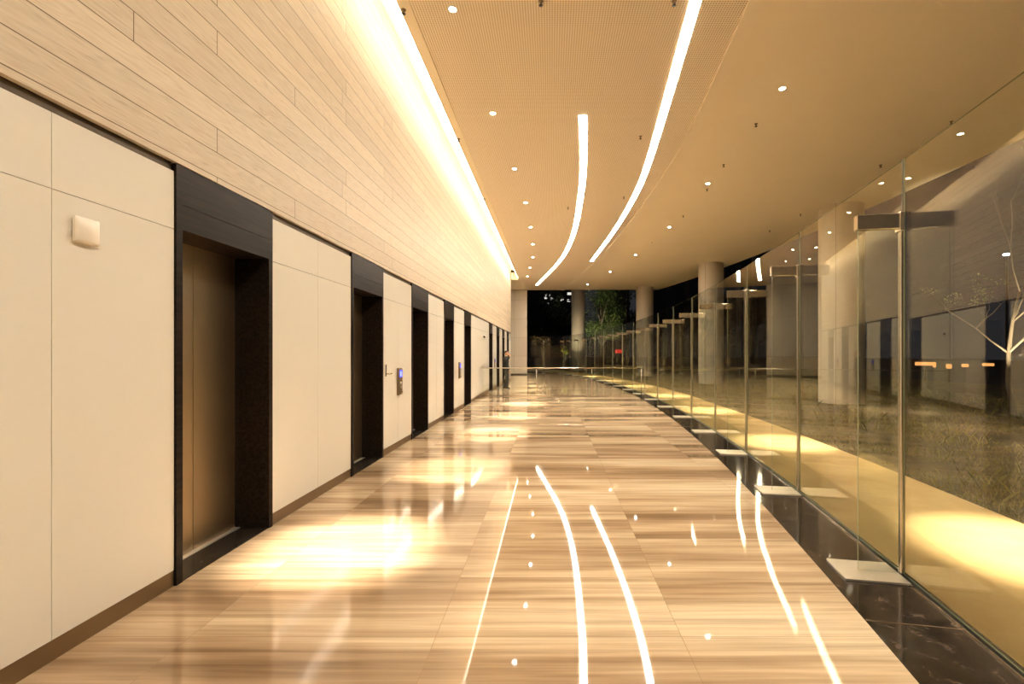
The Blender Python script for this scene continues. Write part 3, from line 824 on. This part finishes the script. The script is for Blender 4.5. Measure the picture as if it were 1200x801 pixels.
# low orange boxes standing in for car and shop lights on the right
def glow(px, py, d, w_, h_, label, cat='sign'):
    x, z = at(px, py, d)
    r = thing('lit_box' if w_ > .6 else 'orange_stand_in', label, cat, (x, d, -.16), math.atan2(-x, d) * -1 * -1)
    MB().box(-w_/2, w_/2, -.08, .08, z + .16 - h_/2, z + .16 + h_/2).bevel(.02, 1).build('glow_box', M['orange'], r)
    MB().box(-.04, .04, -.04, .04, 0, z + .16 - h_/2).build('post', M['dark_metal'], r)
glow(1084, 426, 26, .9, .2, 'long orange box standing in for distant lights, behind the widest glass panel')
glow(1095, 427, 26, .15, .3, 'orange box standing in for a distant light, beside the long one', 'lamp')
glow(1112, 429, 26, .25, .25, 'orange box standing in for a distant light, second from the long one', 'lamp')
glow(1131, 428, 26, .3, .18, 'orange box standing in for a distant light, third from the long one', 'lamp')
glow(1158, 427, 26, .5, .16, 'orange box standing in for a distant light, furthest from the long one', 'lamp')
lx, lz = at(1180, 299.5, 20)
sl = thing('street_lamp', 'slim street lamp with cool white head behind the branched tree', 'lamp', (lx, 20, -.16))
MB().tube([(0, 0, 0), (0, 0, lz - .1), (-.1, -.1, lz + .1), (-.25, -.2, lz + .2)], [.06, .045, .04, .03], 10).build('post', M['dark_metal'], sl)
MB().box(-.32, -.16, -.28, -.14, lz + .14, lz + .2).bevel(.01, 1).build('lamp_head', M['white_lamp'], sl)

# two small spot fixtures on the far wall
for x, lb in ((-3.6, 'small chrome wall light on the far white wall, closer to its open end'), (-5.8, 'small chrome wall light deep on the far white wall')):
    r = thing('wall_light', lb, 'wall light', (x, FAR, 2.35), 0, 'small lights on the far wall')
    MB().box(-.05, .05, -.015, 0, -.05, .05).build('backplate', M['steel'], r)
    MB().tube([(0, -.015, 0), (0, -.09, 0), (0, -.11, -.03)], .03, 12).build('head', M['mirror_steel'], r)

# ------------------------------------------------------------------ person
def loft(mb, rings, n=24):
    """closed body from horizontal elliptical rings (cx, cy, z, rx, ry)"""
    R_ = [[mb.bm.verts.new((cx + rx * math.cos(2*PI*k/n), cy_ + ry * math.sin(2*PI*k/n), z)) for k in range(n)] for cx, cy_, z, rx, ry in rings]
    for a, b in zip(R_, R_[1:]):
        for k in range(n): mb.bm.faces.new((a[k], a[(k+1) % n], b[(k+1) % n], b[k]))
    mb.bm.faces.new(R_[0][::-1]); mb.bm.faces.new(R_[-1])
def limb(mb, pts, rads, n=16):
    """rounded tapering limb through joints"""
    P_, Q_ = [], []
    for a in range(len(pts) - 1):
        for t in (0, .25, .5, .75):
            P_.append(Vector(pts[a]).lerp(Vector(pts[a+1]), t)); Q_.append(rads[a] + (rads[a+1] - rads[a]) * t)
    P_.append(Vector(pts[-1])); Q_.append(rads[-1])
    d0 = (P_[0] - P_[1]).normalized(); d1 = (P_[-1] - P_[-2]).normalized()
    P_ = [P_[0] + d0 * Q_[0] * .9, P_[0] + d0 * Q_[0] * .6] + P_ + [P_[-1] + d1 * Q_[-1] * .6, P_[-1] + d1 * Q_[-1] * .9]
    Q_ = [Q_[0] * .4, Q_[0] * .8] + Q_ + [Q_[-1] * .8, Q_[-1] * .4]
    mb.tube(P_, Q_, n)
def merge(o, vox, it=4):
    """fuse the overlapping volumes into one continuous smooth surface"""
    m = o.modifiers.new('fuse', 'REMESH'); m.mode = 'VOXEL'; m.voxel_size = vox; m.use_smooth_shade = True
    q = o.modifiers.new('smooth', 'SMOOTH'); q.iterations = it; q.factor = .5
    return o
# local frame: +X forward, +Y his left, Z up
man = thing('person', 'man in black jacket and charcoal trousers standing, hand raised to his face', 'person', (-1.98, 20.1, 0), R(-14))
Rw, Lw = Vector((.185, -.075, 1.415)), Vector((.05, .235, .80))
Relb, Lelb = Vector((.10, -.25, 1.15)), Vector((-.02, .245, 1.08))
FEET = ((-1, .09), (1, -.07))
bd = MB()
loft(bd, [(0, 0, .84, .10, .15), (0, 0, 1.0, .10, .14), (0, 0, 1.2, .10, .15), (-.005, 0, 1.33, .09, .16), (-.008, 0, 1.39, .07, .10), (-.002, 0, 1.43, .054, .058), (.004, 0, 1.47, .052, .054)])
loft(bd, [(.020, 0, 1.462, .045, .030), (.024, 0, 1.470, .066, .048), (.024, 0, 1.49, .075, .058), (.020, 0, 1.52, .083, .067), (.014, 0, 1.56, .092, .074), (.008, 0, 1.60, .094, .075), (.004, 0, 1.635, .078, .064), (.002, 0, 1.655, .045, .038), (.002, 0, 1.663, .015, .012)])
limb(bd, [(.098, 0, 1.572), (.116, 0, 1.536), (.108, 0, 1.526)], [.006, .012, .009], 10)          # nose
for sg in (-1, 1): limb(bd, [(.008, sg * .077, 1.578), (.004, sg * .080, 1.535)], [.013, .009], 10)   # ears
limb(bd, [(.092, -.018, 1.502), (.099, 0, 1.503), (.092, .018, 1.502)], [.004, .006, .004], 8)     # lips
for sg, elb, wr, dv, nv in ((-1, Relb, Rw, (-.20, .22, 1), (-.6, .8, .1)), (1, Lelb, Lw, (.06, -.03, -1), (.1, -1, 0))):
    limb(bd, [(-.01, sg * .165, 1.35), elb, wr], [.048, .040, .026])
    dv = Vector(dv).normalized(); nv = Vector(nv); nv = (nv - dv * nv.dot(dv)).normalized(); sv = dv.cross(nv)
    if (sv.x < 0): sv = -sv                                              # the thumb lies towards the front
    limb(bd, [wr, wr + dv * .03], [.026, .024])
    q = [wr + dv * a + sv * b + nv * c for a, b, c in ((.015, -.030, -.012), (.015, .030, -.012), (.015, .030, .012), (.015, -.030, .012), (.098, -.039, -.011), (.098, .039, -.011), (.098, .039, .011), (.098, -.039, .011))]
    bd.hexa(q)
    for off, ln in ((-.030, .056), (-.010, .070), (.010, .076), (.030, .068)):
        b0 = wr + dv * .090 + sv * off; p1 = b0 + (dv + nv * .35).normalized() * ln * .5; p2 = p1 + (dv * .6 + nv * .8).normalized() * ln * .5
        limb(bd, [b0, p1, p2], [.0095, .0088, .0075], 10)
    b0 = wr + dv * .035 + sv * .030; p1 = b0 + (dv * .7 + sv * .75 + nv * .25).normalized() * .042; p2 = p1 + (dv * .95 + sv * .1 + nv * .35).normalized() * .034
    limb(bd, [b0, p1, p2], [.0125, .0105, .0085], 10)
for sg, fx in FEET:
    limb(bd, [(0, sg * .085, .86), (fx * .5 + .02, sg * .092, .47), (fx - .02, sg * .10, .10)], [.08, .052, .036])
merge(bd.build('body', M['skin'], man), .0042, 3)
ey = MB()
for sg in (-1, 1): ey.lathe([(0, -.0075), (.006, -.0055), (.0085, 0), (.006, .0055), (0, .0075)], (.094, sg * .030, 1.566), 14)
ey.build('eyes', M['black_plastic'], man)
hr = MB()
nu, nv_ = 28, 14
rows = []
for i_ in range(1, nv_ + 1):
    row = []
    for j_ in range(nu):
        ph = 2 * PI * j_ / nu; c_ = math.cos(ph)
        lim = R(112) - R(62) * max(0, c_) ** .8 - R(16) * max(0, 1 - abs(c_ - .12) * 3)
        t2 = lim * i_ / nv_; wv = 1 + .02 * math.sin(ph * 9 + i_)
        row.append(hr.bm.verts.new((.006 + .101 * wv * math.sin(t2) * c_, .082 * wv * math.sin(t2) * math.sin(ph), 1.582 + .092 * wv * math.cos(t2))))
    rows.append(row)
tp = hr.bm.verts.new((.006, 0, 1.674))
for j_ in range(nu): hr.bm.faces.new((tp, rows[0][j_], rows[0][(j_+1) % nu])).smooth = True
for a, b in zip(rows, rows[1:]):
    for j_ in range(nu): hr.bm.faces.new((a[j_], b[j_], b[(j_+1) % nu], a[(j_+1) % nu])).smooth = True
ho = hr.build('hair', M['hair'], man)
so = ho.modifiers.new('thick', 'SOLIDIFY'); so.thickness = .012; so.offset = -1
jk = MB()
loft(jk, [(0, 0, .80, .128, .178), (0, 0, .90, .125, .175), (0, 0, 1.06, .112, .155), (0, 0, 1.20, .118, .170), (-.004, 0, 1.31, .112, .180), (-.008, 0, 1.365, .095, .160), (-.006, 0, 1.40, .080, .105), (-.004, 0, 1.43, .068, .070)])
for sg, elb, wr in ((-1, Relb, Rw), (1, Lelb, Lw)):
    limb(jk, [(-.006, sg * .162, 1.335), elb, elb.lerp(wr, .88)], [.066, .054, .040])
merge(jk.build('jacket', M['suit'], man), .011, 5)
lp = MB()
for sg in (-1, 1):
    lp.hexa([(.112, sg * .012, 1.16), (.124, sg * .004, 1.16), (.098, sg * .075, 1.37), (.090, sg * .060, 1.37), (.120, sg * .030, 1.18), (.128, sg * .016, 1.18), (.104, sg * .085, 1.39), (.092, sg * .070, 1.39)])
lp.build('lapels', M['suit'], man)
tr_ = MB()
loft(tr_, [(0, 0, .99, .112, .155), (0, 0, .90, .118, .165), (0, 0, .80, .105, .160), (0, 0, .77, .07, .12)])
for sg, fx in FEET:
    limb(tr_, [(0, sg * .082, .82), (fx * .5 + .02, sg * .092, .47), (fx - .015, sg * .10, .12)], [.092, .072, .062])
merge(tr_.build('trousers', M['trousers'], man), .011, 5)
MB().lathe([(.062, 0), (.068, .002), (.060, .040), (.055, .040)], (.0, 0, 1.405), 24).build('collar', M['shirt'], man)
for sg, fx in FEET:
    sb = MB()
    prof = [(-.085, .028, .06), (-.055, .038, .085), (0, .042, .085), (.06, .047, .062), (.12, .040, .045), (.155, .018, .032)]
    rings = []
    for x_, hw_, hh in prof:
        rings.append([sb.bm.verts.new((fx - .02 + x_, sg * .10 + yy * hw_, z_)) for yy, z_ in ((-1, .0), (1, .0), (1, hh * .55), (.6, hh), (-.6, hh), (-1, hh * .55))])
    for a, b in zip(rings, rings[1:]):
        for k in range(6): sb.bm.faces.new((a[k], a[(k+1) % 6], b[(k+1) % 6], b[k])).smooth = True
    sb.bm.faces.new(rings[0]); sb.bm.faces.new(rings[-1][::-1])
    sb.build('shoe', M['shoe'], man)

# ------------------------------------------------------------------ world, camera, view
wd = bpy.data.worlds.new('night'); SC.world = wd; wd.use_nodes = True
nt = wd.node_tree; nt.nodes.clear()
bg = N(nt, 'ShaderNodeBackground'); wo = N(nt, 'ShaderNodeOutputWorld')
bg.inputs[0].default_value = (.42, .40, .45, 1); bg.inputs[1].default_value = .012
L(nt, bg.outputs[0], wo.inputs[0])

cam = bpy.data.cameras.new('camera'); co = bpy.data.objects.new('camera', cam); COL.objects.link(co)
co.location = (0, 0, EYE); co.rotation_euler = (PI / 2, 0, 0)
cam.sensor_fit = 'HORIZONTAL'; cam.sensor_width = 36; cam.lens = 36 * F / 1200
cam.shift_x = -(VX - 600) / 1200; cam.shift_y = (VY - 400.5) / 1200
cam.clip_end = 500; cam.clip_start = .05
SC.camera = co
vs = SC.view_settings
SC.display_settings.display_device = 'sRGB'
vs.view_transform = 'Standard'; vs.look = 'None'; vs.exposure = 2.1; vs.gamma = 1; vs.use_curve_mapping = False
cy = SC.cycles
cy.transparent_max_bounces = 48; cy.max_bounces = 12; cy.diffuse_bounces = 5; cy.glossy_bounces = 6
cy.sample_clamp_indirect = 8; cy.caustics_reflective = False; cy.caustics_refractive = False
cy.use_denoising = True
